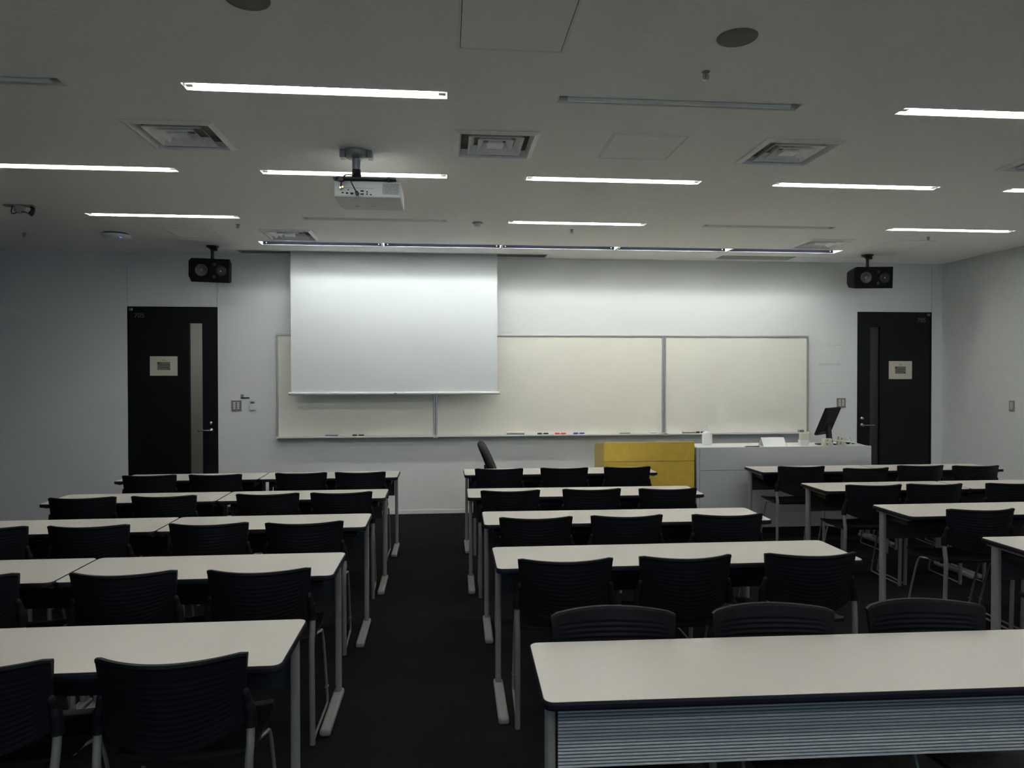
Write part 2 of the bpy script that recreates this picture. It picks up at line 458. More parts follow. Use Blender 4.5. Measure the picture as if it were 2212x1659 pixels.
t = thing('wireless_access_point', (-3.17, 7.22, H), 'white round wireless access point with a blue status light', 'access point')
P().lathe([(.105, 0), (.105, -.014)], 32).done('mount_plate', 'dark', t)
P().lathe([(.118, -.012), (.128, -.020), (.122, -.036), (.07, -.050), (.0001, -.053)], 36).done('case', 'apwhite', t)
P().lathe([(.0001, -.0535), (.010, -.0525), (.011, -.044)], 12, 'z', (.060, -.055, .004)).done('status_light', 'led', t)
t = thing('ceiling_camera', (-3.42, 6.10, H), 'dark ceiling bracket with a black curved end and pale dome', 'ceiling camera')
P().box(-.115, .115, -.03, .03, -.010, 0, .003).done('mount_plate', 'greym', t)
P().tube(smooth_path([(.082, 0, -.008), (.100, 0, -.028), (.096, 0, -.052), (.076, 0, -.075)], 5), [.012] * 5 + [.017] * 6 + [.019] * 5, 12).done('bracket_arm', 'black', t)
P().tube(smooth_path([(.08, -.01, -.070), (.04, -.012, -.056), (0, -.012, -.056), (-.05, -.01, -.07), (-.06, -.01, -.045), (-.055, 0, -.006)], 6), .004, 8).done('cable', 'dark', t)
P().lathe([(.040, -.008), (.040, -.03), (.034, -.05), (.018, -.064), (.0001, -.068)], 22, 'z', (-.005, 0, 0)).done('dome', 'slot', t)

# ceiling slot covers on the podium side
t = thing('ceiling_slot_cover', (0, 0, H), 'flat grey slot cover in the ceiling above the podium-side whiteboard', 'ceiling panel')
P().box(3.165, 4.05, 7.95, 8.165, -.004, 0).done('cover', 'slot', t)
P().box(4.056, 4.95, 7.95, 8.165, -.003, 0).done('cover', 'ceiling', t)

# ------------------------------------------------------------------ projection screen
t = thing('projection_screen', (0, 0, H), 'white pull-down projection screen hanging over the whiteboards', 'projection screen')
x0, x1, y0, y1 = SCR
q = P(); d = .24
q.box(x0 - .003, x0, y0, y1, 0, d); q.box(x1, x1 + .003, y0, y1, 0, d); q.box(x0, x1, y0 - .003, y0, 0, d); q.box(x0, x1, y1, y1 + .003, 0, d); q.box(x0, x1, y0, y1, d, d + .003)
q.done('housing', 'slot', t)
q = P()
for bx in ((x0 - .012, x1 + .012, y0 - .012, y0), (x0 - .012, x1 + .012, y1, y1 + .012), (x0 - .012, x0, y0, y1), (x1, x1 + .012, y0, y1)): q.box(*bx, -.006, -.001)
q.done('trim', 'vent', t)
P().lathe([(.04, x0 + .25), (.04, x1 - .25)], 20, 'x', (0, 8.165, .12)).done('roller', 'greym', t)
q = P(); nx, nz = 48, 36; vs = []; fs = []
sx0, sx1, zt, zb = -1.722, .581, .12, 1.412 - H
for j in range(nz + 1):
    for i in range(nx + 1):
        u, v = i / nx, j / nz
        x = sx0 + (sx1 - sx0) * u; z = zt + (zb - zt) * v
        c = abs(2 * u - 1)
        wv = .0035 * math.sin(6.0 * v + 2.2 * c * 2.0) * (v ** 1.2) * (1 - .3 * c) + .0015 * math.sin(11 * v - 3 * c) * v
        vs.append((x, 8.125 + wv, z))
for j in range(nz):
    for i in range(nx):
        a = j * (nx + 1) + i; fs.append((a, a + 1, a + nx + 2, a + nx + 1))
q._add(vs, fs, True); q.done('fabric', 'fabric', t)
bb = P().lathe([(.0001, -1.750), (.014, -1.750), (.0165, -1.742), (.0165, .603), (.014, .611), (.0001, .611)], 16, 'x', (0, 8.125, 1.405 - H)).done('bottom_bar', 'white', t)
P().box(-.585, -.555, 8.106, 8.112, 1.395 - H, 1.412 - H).done('pull_grip', 'greym', bb)

# ------------------------------------------------------------------ whiteboards
def whiteboard(xa, xb, lab):
    t = thing('whiteboard', ((xa + xb) / 2, YF, 0), lab, 'whiteboard', group='whiteboards on the front wall')
    h = (xb - xa) / 2; zb_, zt_ = .905, 2.083
    P().box(-h + .02, h - .02, -.022, -.002, zb_ + .01, zt_ - .01).done('surface', 'board', t)
    q = P()
    q.box(-h, h, -.032, -.001, zt_ - .022, zt_, .003); q.box(-h, -h + .022, -.032, -.001, zb_, zt_ - .022, .003); q.box(h - .022, h, -.032, -.001, zb_, zt_ - .022, .003)
    q.done('frame', 'alu', t)
    q = P(); q.prism([(-.001, .905), (-.030, .912), (-.085, .908), (-.092, .916), (-.097, .914), (-.097, .902), (-.088, .893), (-.001, .890)], -h + .022, h - .022)
    q.done('tray', 'tray', t)
    for s in (-1, 1):
        P().box(s * h - (.024 if s > 0 else 0), s * h + (.024 if s < 0 else 0), -.099, -.001, .888, .921, .004).done('tray_end_cap', 'cream', t)
whiteboard(-1.920, -.127, 'whiteboard mostly hidden behind the projection screen, nearer the screen-side door')
whiteboard(-.125, 2.585, 'widest whiteboard, in the middle, partly behind the projection screen')
whiteboard(2.587, 4.385, 'fully visible whiteboard behind the podium')
TZ = .9135   # tray surface
def marker(x, m, lab, ln=.125, a=0):
    t = thing('marker', (x, YF - .062, TZ), lab, 'marker', group='markers on the whiteboard tray', rot=(0, 0, a))
    r = .011
    P().lathe([(.007, -ln / 2), (r * .95, -ln / 2 + .004), (r, -ln / 2 + .02), (r, -ln / 2 + .045)], 12, 'x', (0, 0, r)).done('cap', m, t)
    b = P().lathe([(r * .86, -ln / 2 + .044), (r * .86, ln / 2 - .01), (r * .7, ln / 2)], 12, 'x', (0, 0, r)).done('barrel', m, t)
    P().lathe([(r * .9, -.012), (r * .9, .006)], 12, 'x', (0, 0, r)).done('label', 'label', b)
marker(-1.005, 'maroon', 'dark red marker on the tray below the projection screen', .13, -.08)
marker(1.125, 'black', 'black marker on the middle tray between eraser and red marker', .13, -.06)
marker(1.332, 'red', 'red marker on the middle tray between black and blue markers', .13, -.06)
marker(1.552, 'blue', 'blue marker on the middle whiteboard tray', .13, -.06)
marker(3.02, 'black', 'black marker on the tray just beyond the spray bottle', .11, -.1)
marker(2.453, 'label', 'thin pale marker on the tray at the middle whiteboard end', .08)
def eraser(x, w, h, m, m2, lab):
    t = thing('eraser', (x, YF - .058, TZ), lab, 'eraser', group='erasers on the whiteboard trays')
    P().box(-w / 2, w / 2, -.024, .024, 0, h * .45, .002).done('pad', m2, t)
    P().box(-w / 2 - .004, w / 2 + .004, -.026, .026, h * .45, h, .004).done('handle', m, t)
eraser(-1.30, .135, .020, 'greym', 'greym', 'slim grey eraser on the tray below the projection screen')
eraser(.805, .20, .036, 'board', 'greym', 'large white eraser on the middle whiteboard tray')
eraser(2.105, .115, .012, 'greym', 'greym', 'thin dark eraser lying on the middle tray beyond the blue marker')
eraser(2.885, .155, .022, 'cream', 'greym', 'slim pale eraser on the podium-side tray left of its black marker'.replace('left of', 'before'))
eraser(4.277, .055, .028, 'greym', 'greym', 'small square eraser at the tray end by the monitor')

# ------------------------------------------------------------------ doors
def text_mesh(name, s, size, m, parent, loc, rot):
    cu = bpy.data.curves.new(name, 'FONT'); cu.body = s; cu.size = size; cu.align_x = 'CENTER'; cu.align_y = 'CENTER'; cu.extrude = .0008
    tmp = bpy.data.objects.new(name, cu); C.objects.link(tmp)
    me = bpy.data.meshes.new_from_object(tmp.evaluated_get(bpy.context.evaluated_depsgraph_get()))
    bpy.data.objects.remove(tmp); bpy.data.curves.remove(cu)
    me.materials.clear(); me.materials.append(M[m])
    o = bpy.data.objects.new(name, me); C.objects.link(o); o.parent = parent; o.location = loc; o.rotation_euler = rot
    return o
def door(name, xa, xb, ga, gb, hx, hdir, numx, hingex, lab):
    t = thing(name, (xa, YF, 0), lab, 'door'); t['kind'] = 'structure'
    w = xb - xa; a, b = ga - xa, gb - xa; zt = DT
    q = P()
    y0, y1 = .012, .052; g = .012
    z0g, z1g = .22, 2.199
    q.box(g, a, y0, y1, .008, zt - g); q.box(b, w - g, y0, y1, .008, zt - g); q.box(a, b, y0, y1, .008, z0g); q.box(a, b, y0, y1, z1g, zt - g)
    q.done('door_leaf', 'door', t)
    q = P(); q.box(0, g - .002, .002, .1, 0, zt); q.box(w - g + .002, w, .002, .1, 0, zt); q.box(g - .002, w - g + .002, .002, .1, zt - g + .002, zt)
    q.done('door_frame', 'doorframe', t)
    P().box(a, b, .034, .040, z0g, z1g).done('glass_pane', 'glass', t)
    h = hx - xa
    L = thing('handle', (h, y0, .988), None, None); L.parent = t
    q = P(); q.lathe([(.0001, -.010), (.024, -.010), (.026, 0)], 20, 'y')
    q.lathe([(.009, -.045), (.009, -.008)], 12, 'y'); q.tube([(0, -.045, 0), (hdir * .02, -.050, 0), (hdir * .13, -.048, .002)], .008, 10); q.done('lever', 'steelb', L)
    P().lathe([(.0001, -.012), (.016, -.012), (.020, -.006), (.021, 0)], 18, 'y', (0, 0, .083)).done('lock_cylinder', 'steelb', L)
    text_mesh('room_number', '705', .075, 'paint', t, (numx - xa, y0 - .001, 2.281), (PI / 2, 0, 0))
    hxx = hingex - xa
    P().box(hxx - .02, hxx + .02, y0 - .006, y0, 2.335, 2.365, .002).done('pivot_hinge', 'steelb' if name == 'door_1' else 'greym', t)
    return t
door('door_1', *D1, -2.884, -2.743, -2.655, -1, -3.422, -3.515, 'black door numbered 705 on the screen side, lit glass slit')
door('door_2', *D2, 5.199, 5.330, 5.098, 1, 5.868, 5.962, 'black door numbered 705 on the podium side, dark glass slit')
def notice(xa, xb, za, zb, lab):
    t = thing('paper_notice', ((xa + xb) / 2, YF + .0105, (za + zb) / 2), lab, 'notice', group='paper notices on the doors')
    w, h = (xb - xa) / 2, (zb - za) / 2
    P().box(-w, w, -.001, .001, -h, h).done('sheet', 'paper', t)
    q = P(); q.box(-.07, .07, -.0018, -.001, -.045, .045); pr = q.done('printed_block', 'printm', t)
    q = P()
    q.box(-.068, -.045, -.0022, -.0018, .02, .042); q.box(-.045, .068, -.0022, -.0018, .010, .016); q.box(-.05, .05, -.0022, -.0018, -.020, -.014); q.box(.045, .066, -.0022, -.0018, -.042, -.03)
    q.done('printed_lines', 'printd', pr)
    P().box(-.02, .02, -.0018, -.001, .062, .068).done('heading', 'printm', t)
notice(-3.311, -3.013, 1.607, 1.825, 'cream paper notice taped on the door by the screen')
notice(5.442, 5.745, 1.555, 1.777, 'cream paper notice taped on the door by the podium')

# ------------------------------------------------------------------ wall controls
def switch_panel(x0, x1, z0, z1, lab):
    t = thing('light_switch_panel', ((x0 + x1) / 2, YF, (z0 + z1) / 2), lab, 'light switch', group='grey light switch panels')
    w, h = (x1 - x0) / 2, (z1 - z0) / 2
    P().box(-w, w, -.010, 0, -h, h, .003).done('plate', 'greym', t)
    for cx in (-.021, .021):
        for k in range(4):
            z = .032 - k * .0205
            P().box(cx - .012, cx + .012, -.013, -.010, z - .007, z + .007, .001).done('switch_button', 'white', t)
switch_panel(-2.424, -2.313, 1.205, 1.327, 'grey light switch panel beside the screen-side door')
switch_panel(4.761, 4.875, 1.209, 1.323, 'grey light switch panel above the podium monitor')
t = thing('thermostat', (-2.187, YF, 1.278), 'white wall thermostat beside the light switch panel', 'thermostat')
P().box(-.034, .034, -.018, 0, -.063, .063, .004).done('wall_mounted_case', 'white', t)
P().box(-.024, .020, -.0195, -.018, .012, .034).done('display', 'lcd', t)
t = thing('wall_label', (-2.271, YF, 1.370), 'small green and black label stuck above the thermostat', 'label')
P().box(-.051, -.018, -.003, 0, -.008, .024).done('green_part', 'green', t)
P().box(-.018, .048, -.003, 0, -.008, .020).done('pale_part', 'wall', t)
P().box(-.050, .046, -.006, 0, -.022, -.009).done('black_bar', 'black', t)
t = thing('wall_outlet', (XR, 7.216, 1.266), 'grey switch plate on the bare side wall', 'switch plate')
P().box(-.009, 0, -.037, .037, -.058, .058, .003).done('plate', 'greym', t)
P().box(-.013, -.009, -.020, .020, -.042, .042, .002).done('switch_button', 'slot', t)

# ------------------------------------------------------------------ wall speakers on ceiling mounts
def wall_speaker(x, y, w, h, roll, yaw, lab):
    t = thing('loudspeaker', (x, y, 0), lab, 'loudspeaker', group='black loudspeakers hung from the ceiling')
    zc = 2.712
    q = P(); q.lathe([(.065, H), (.062, H - .012), (.03, H - .030), (.018, H - .045), (.016, H - .08)], 20); q.box(.015, .05, -.02, .02, H - .05, H - .004, .004)
    q.done('ceiling_mount', 'black', t)
    q = P(); q.lathe([(.016, zc + h / 2 - .02), (.019, zc + h / 2 + .02), (.015, zc + h / 2 + .05), (.017, H - .06)], 16); q.done('mount_arm', 'black', t)
    cab = thing('cabinet', (0, 0, zc), None, None); cab.parent = t; cab.rotation_euler = (.06, roll, yaw)
    hw, hh = w / 2, h / 2; c = .028
    prof = [(-hw, -hh + .06), (-hw + c, -hh), (hw, -hh), (hw, hh), (-hw + c, hh), (-hw, hh - .03)]
    q = P(); q.prism(prof, -.13, -.10, 'y'); small = [(px * .94, pz * .94) for px, pz in prof]
    n = len(prof)
    q._add([(a, -.10, b) for a, b in prof] + [(a * .8, .12, b * .8) for a, b in prof], [(i, (i + 1) % n, n + (i + 1) % n, n + i) for i in range(n)] + [tuple(range(n, 2 * n))])
    q.done('case', 'spk', cab)
    q = P(); q.lathe([(.064, -.1305), (.062, -.136), (.057, -.1365), (.050, -.134), (.018, -.1312)], 28, 'y', (-hw * .38, 0, 0), close=False)
    q.done('woofer_cone', 'cone', cab)
    P().lathe([(.0001, -.139), (.010, -.137), (.018, -.131)], 16, 'y', (-hw * .38, 0, 0)).done('dust_cap', 'conecap', cab)
    for s in (-1, 1): P().lathe([(.0001, -.1315), (.019, -.1315), (.021, -.129)], 18, 'y', (hw * .25, 0, s * .064)).done('bass_port', 'ventdark', cab)
    q = P(); q.lathe([(.058, -.1305), (.056, -.135), (.030, -.1318), (.0001, -.1312)], 24, 'y', (hw * .58, 0, -.004)); q.done('tweeter_horn', 'black', cab)
    P().lathe([(.0001, -.138), (.006, -.136), (.009, -.131)], 12, 'y', (hw * .58, 0, -.004)).done('tweeter_dome', 'steelb', cab)
wall_speaker(-2.466, 7.83, .405, .245, .026, .03, 'black loudspeaker hung from the ceiling above the screen-side door')
wall_speaker(4.808, 7.77, .445, .240, -.012, -.05, 'black loudspeaker hung from the ceiling near the podium-side door')

# ------------------------------------------------------------------ projector
PX, PY = -.545, 4.45
t = thing('projector', (PX, PY, H), 'white projector hung from the ceiling on a grey mount', 'projector')
q = P(); q.lathe([(.072, 0), (.074, -.020), (.060, -.046), (.028, -.052)], 26); q.box(-.10, .095, -.02, .02, -.006, 0)
for s in (-1, 1): q.box(s * .082 - .016, s * .082 + .016, -.03, .03, -.050, -.004, .004)
q.done('ceiling_mount', 'greypole', t)
P().lathe([(.027, -.05), (.026, -.10), (.0245, -.128)], 18).done('column', 'greypole', t)
q = P(); q.lathe([(.026, -.118), (.029, -.160), (.040, -.172), (.040, -.182)], 16); q.box(-.075, .075, -.05, .06, -.186, -.176, .003)
q.box(-.13, .245, -.09, .10, -.194, -.186, .002)
for x_, y_ in ((-.10, -.07), (.20, -.07), (.20, .08), (-.10, .08)): q.cyl(x_, y_, -.202, -.180, .011, 10)
q.done('bracket', 'black', t)
cx0, cx1, yr, yf, zt_, zb_ = -.128, .272, -.055, .285, -.196, -.297
q = P()
top = [(cx0, yr), (cx1, yr), (cx1, yf), (cx0 + .02, yf), (cx0, yf - .05)]
q.prism(top, zb_, zt_, 'z')
bm_e = [e for e in q.bm.edges if e.calc_length() > .05]
bmesh.ops.remove_doubles(q.bm, verts=q.bm.verts, dist=1e-5)
bmesh.ops.bevel(q.bm, geom=list(q.bm.edges), offset=.009, segments=3, affect='EDGES', profile=.5)
body = q.done('body', 'projw', t)
back = yr - .0008
q = P(); q.box(cx0 + .29, cx1 - .01, back, yr + .003, zt_ - .082, zt_ - .014); q.done('label_plate', 'projg', body)
q = P(); q.box(cx0 + .035, cx0 + .235, back, yr + .003, zt_ - .048, zt_ - .045); q.box(cx0 + .02, cx0 + .24, back, yr + .003, zt_ - .094, zt_ - .0925); q.done('panel_seam', 'projg', body)
def port(x, z, w, h, m='ventdark', d=.003): P().box(x - w / 2, x + w / 2, yr - d, yr + .003, z - h / 2, z + h / 2).done('connector_port', m, body)
for x_, z_, w_, h_ in ((.052, .076, .010, .008), (.078, .078, .012, .010), (.107, .080, .018, .012), (.168, .064, .020, .008), (.168, .082, .020, .008), (.197, .068, .008, .008), (.197, .082, .008, .008), (.220, .085, .010, .006), (.085, .058, .008, .006)):
    port(cx0 + x_, zt_ - z_, w_, h_)
for z_ in (.0, .0): pass
q = P(); q.box(.04, .16, .10, .102, zb_ - .0006, zb_ + .002); q.box(-.03, -.005, .17, .19, zb_ - .0006, zb_ + .002); q.box(.07, .095, .16, .175, zb_ - .0006, zb_ + .002); q.done('underside_vent', 'projg', body)
for dx in (0, .014):
    q = P(); q.lathe([(.006, yr - .030), (.007, yr - .010), (.004, yr)], 10, 'y', (cx0 + .042 + dx, 0, zt_ - .052 + dx * .25)); q.done('brass_plug', 'brass', t)
P().lathe([(.011, yr - .034), (.012, yr - .010), (.008, yr)], 12, 'y', (cx0 + .140, 0, zt_ - .082)).done('cable_plug', 'black', t)
P().tube(smooth_path([(cx0 + .140, yr - .03, zt_ - .082), (cx0 + .125, yr - .05, zt_ - .055), (cx0 + .105, yr - .045, zt_ - .01), (-.012, -.03, -.165), (0, -.022, -.13)], 8), .0036, 8).done('cable', 'black', t)
P().tube(smooth_path([(cx0 + .045, yr - .028, zt_ - .045), (cx0 + .055, yr - .05, zt_ - .015), (cx0 + .075, yr - .04, zt_ + .02), (-.015, -.035, -.155), (-.004, -.022, -.12)], 8), .0042, 8).done('cable', 'maroon', t)
P().box(cx0 + .035, cx0 + .066, yr - .06, yr - .035, zt_ - .022, zt_ + .002, .004).done('cable_clamp', 'black', t)

# ------------------------------------------------------------------ lectern and podium
t = thing('lectern', (2.012, 7.17, 0), 'mustard yellow lectern cabinet beside the grey podium', 'lectern')
hx = .455
q = P(); q.box(-hx, hx + .012, -.222, -.198, 0, .742, .0015); q.done('lower_front_panel', 'yellow', t)
q = P(); q.box(-hx, hx + .012, -.222, -.198, .746, .938, .0015); q.done('upper_front_panel', 'yellow', t)
for s, m_ in ((-1, 'yellowd'), (1, 'yellowd')):
    xx = s * hx
    q = P(); q.prism([(-.197, 0), (.232, 0), (.232, .885), (-.197, .934)], min(xx, xx - s * .022), max(xx, xx - s * .022)); q.done('side_panel', m_, t)
q = P(); q.prism([(-.197, .905), (.225, .862), (.225, .878), (-.197, .926)], -hx + .022, hx - .022); q.done('sloped_top', 'yellow', t)
q = P(); q.box(-hx + .022, hx - .022, .19, .205, .05, .858); q.done('back_panel', 'yellowd', t)
t = thing('podium_desk', (3.43, 7.17, 0), 'long grey podium desk with a white top before the whiteboard', 'podium desk')
hx = .925; Z = .876
q = P(); q.box(-hx + .034, hx, -.215, -.195, .645, Z, .0015); q.done('upper_front_panel', 'podium', t)
q = P(); q.box(-hx + .034, hx, -.215, -.195, .06, .641, .0015); q.done('lower_front_panel', 'podium', t)
P().box(-hx, -hx + .030, -.218, .24, 0, Z, .002).done('end_panel', 'podium', t)
P().box(hx - .022, hx, -.194, .24, 0, Z - .004, .0015).done('end_panel', 'podium', t)
q = P(); q.box(-hx + .031, hx - .023, -.194, .24, Z - .030, Z - .003, .001); q.done('desktop', 'podtop', t)
q = P(); q.box(-hx + .05, hx - .03, -.17, -.15, 0, .058); q.done('plinth', 'dark', t)
P().box(-hx + .031, hx - .023, .2, .215, .06, .84).done('back_panel', 'podium', t)

Zt = Z - .003
t = thing('pump_bottle', (2.735, 7.28, Zt), 'white hand sanitiser pump bottle on the podium', 'bottle')
q = P(); q.lathe([(.0001, 0), (.048, 0), (.052, .006), (.052, .115), (.046, .130), (.022, .140), (.016, .146)], 24); q.done('body', 'clear', t)
q = P(); q.lathe([(.018, .143), (.018, .165), (.009, .168), (.007, .200), (.014, .202), (.014, .209), (.0001, .210)], 16); q.tube([(0, 0, .206), (.045, 0, .207), (.075, 0, .203)], [.006, .005, .004], 8); q.done('pump', 'white', t)
t = thing('tent_card', (3.345, 7.060, Zt + .001), 'blank white folded tent card on the podium front', 'tent card')
q = P(); w_ = .122
q.prism([(-.068, 0), (-.0655, 0), (0, .0865), (.0655, 0), (.068, 0), (0, .0895)], -w_, w_)
q.done('card', 'apwhite', t)
t = thing('card_holder', (3.71, 7.10, Zt), 'upright cream and white paper holder beside the monitor', 'paper holder')
q = P(); q.box(-.042, .046, -.012, .03, .048, .125, .002); q.done('upper_sheet', 'cream', t)
q = P(); q.box(-.050, .040, -.022, .036, 0, .058, .002); q.done('holder', 'white', t)
t = thing('pen', (3.10, 6.99, Zt + .003), 'thin dark pen lying along the podium front edge', 'pen')
P().lathe([(.001, -.08), (.005, -.07), (.005, .07), (.003, .075)], 8, 'x', (0, 0, .002)).done('barrel', 'black', t)
P().lathe([(.0052, .03), (.0058, .035), (.0058, .076)], 8, 'x', (0, 0, .002)).done('cap', 'black', t)

# monitor seen from behind, turned toward the lectern
t = thing('monitor', (3.985, 7.16, Zt + .001), 'black flat monitor on the podium turned away from the desks', 'monitor', rz=math.radians(40))
q = P(); q.lathe([(.0001, 0), (.115, 0), (.115, .008), (.05, .016), (.0001, .018)], 30); q.done('base', 'maroon', t)
q = P(); q.prism([(-.05, .012), (-.015, .012), (-.004, .20), (-.03, .20)], -.042, .042); q.done('stand', 'black', t)
scr = thing('screen_housing', (0, -.02, .245), None, None); scr.parent = t; scr.rotation_euler = (math.radians(22), 0, 0)
q = P(); q.box(-.19, .19, -.006, .022, -.152, .152, .006); q.done('bezel', 'blackp', scr)
q = P(); q._add([(-.17, -.006, -.13), (.17, -.006, -.13), (.17, -.006, .135), (-.17, -.006, .135), (-.13, -.017, -.11), (.13, -.017, -.11), (.13, -.017, .075), (-.13, -.017, .075)],
               [(0, 1, 5, 4), (1, 2, 6, 5), (2, 3, 7, 6), (3, 0, 4, 7), (4, 5, 6, 7)]); q.done('rear_shell', 'blackp', scr)
q = P(); q.box(-.178, .178, .022, .0226, -.138, .140); q.done('display', 'lcd', scr)

# adapters and cables around the monitor stand
def adapter(x, y, z, sx, sy, sz, rz, lab, rest=True):
    t = thing('power_adapter', (x, y, z), lab, 'adapter', rz=rz, group='cream power adapters on the podium')
    P().box(-sx, sx, -sy, sy, 0, sz, .005).done('case', 'cream', t)
    P().box(-sx * .5, -sx * .1, -sy - .002, -sy + .001, sz * .35, sz * .75).done('socket', 'greym', t)
    P().lathe([(.006, sx - .002), (.004, sx + .018)], 8, 'x', (0, 0, sz * .4)).done('cable_boot', 'cream', t)
    return t
adapter(3.905, 7.012, Zt + .001, .050, .025, .040, .15, 'cream power adapter lying before the monitor base')
adapter(3.908, 7.012, Zt + .042, .046, .022, .036, .25, 'cream power adapter stacked on the lower adapter before the monitor')
adapter(4.062, 7.018, Zt + .001, .040, .022, .046, -.1, 'cream adapter beyond the monitor stand, lower of two')
adapter(4.075, 7.018, Zt + .048, .040, .022, .046, -.2, 'cream adapter stacked on top beyond the monitor stand')
c_ = P().tube(smooth_path([(3.955, 6.992, Zt + .064), (4.03, 6.984, Zt + .056), (4.12, 6.984, Zt + .044), (4.19, 6.986, Zt + .030), (4.29, 7.0, Zt + .006)], 8), .0055, 8).done('cable', 'white')
tag(c_, 'white cable trailing across the podium end to its edge', 'cable', 'cables on the podium')
lp = []
for k in range(25):
    a = 2 * PI * k / 24 - 1.2
    lp.append((4.150 + .050 * math.cos(a), 7.05 + .008 * math.sin(2 * a), Zt + .050 + .044 * math.sin(a)))
c_ = P().tube(lp + [(4.19, 7.06, Zt + .0065), (4.24, 7.07, Zt + .0060)], .0055, 8).done('cable', 'white')
tag(c_, 'white cable looped upright beyond the monitor stand', 'cable', 'cables on the podium')
c_ = P().tube(smooth_path([(3.935, 6.983, Zt + .06), (3.945, 6.981, Zt + .03), (3.965, 6.983, Zt + .0065), (4.0, 6.985, Zt + .0060)], 6), .0050, 8).done('cable', 'white')
tag(c_, 'short white cable hanging from the adapters to the podium', 'cable', 'cables on the podium')
t = thing('remote_control', (4.22, 7.16, Zt), 'dark blue-black remote lying at the podium end', 'remote control', rz=.2)
P().box(-.075, .075, -.022, .022, 0, .020, .005).done('case', 'edge', t)
P().box(-.06, -.02, -.014, .014, .020, .022).done('button_pad', 'greym', t)

# ------------------------------------------------------------------ office chair behind the front row
t = thing('office_chair', (.66, 7.50, 0), 'black padded office chair between front row and whiteboard', 'office chair', rz=-.12)
q = P()
for k in range(5):
    a = 2 * PI * k / 5 + .3; c0, s0 = math.cos(a), math.sin(a)
    q.tube([(0, 0, .10), (.15 * c0, .15 * s0, .095), (.29 * c0, .29 * s0, .070)], [.022, .018, .013], 8)
q.lathe([(.035, .07), (.035, .12), (.028, .14)], 14); q.done('star_base', 'black', t)
for k in range(5):
    a = 2 * PI * k / 5 + .3
    P().lathe([(.0001, -.016), (.025, -.014), (.025, .014), (.0001, .016)], 14, 'y', (.29 * math.cos(a), .29 * math.sin(a), .0255)).done('caster', 'black', t)
P().lathe([(.024, .12), (.024, .26), (.016, .262), (.016, .40)], 14).done('gas_lift', 'dark', t)
q = P(); q.box(-.22, .24, -.23, .23, .41, .48, .03, 4); q.done('seat', 'seatm', t)
q = P(); vs = []; fs = []
n = 16; NS = 12
for j in range(n + 1):
    v = j / n; z = .53 + .385 * v
    cxx = -.16 - .155 * v ** 1.5 - .01 * math.sin(PI * v)
    tk = .047 * (1 - .25 * v) * (math.sqrt(max(0, 1 - (2 * v - 1) ** 8)) * .97 + .03)
    hw = .20 * (1 - .12 * (2 * v - 1) ** 2) * (math.sqrt(max(0, 1 - (2 * v - 1) ** 10)) * .9 + .1)
    for k in range(NS):
        a = 2 * PI * k / NS
        ca, sa = math.cos(a), math.sin(a)
        e = .55
        vs.append((cxx + tk * math.copysign(abs(ca) ** e, ca), hw * math.copysign(abs(sa) ** e, sa), z))
for j in range(n):
    for k in range(NS):
        k2 = (k + 1) % NS; fs.append((j * NS + k, j * NS + k2, (j + 1) * NS + k2, (j + 1) * NS + k))
fs += [tuple(range(NS))[::-1], tuple(n * NS + k for k in range(NS))]
q._add(vs, fs, True); q.done('backrest', 'seatm', t)
P().tube(smooth_path([(-.05, 0, .40), (-.19, 0, .42), (-.225, 0, .52), (-.235, 0, .66)], 6), .016, 8, sx=2.0).done('back_support', 'black', t)

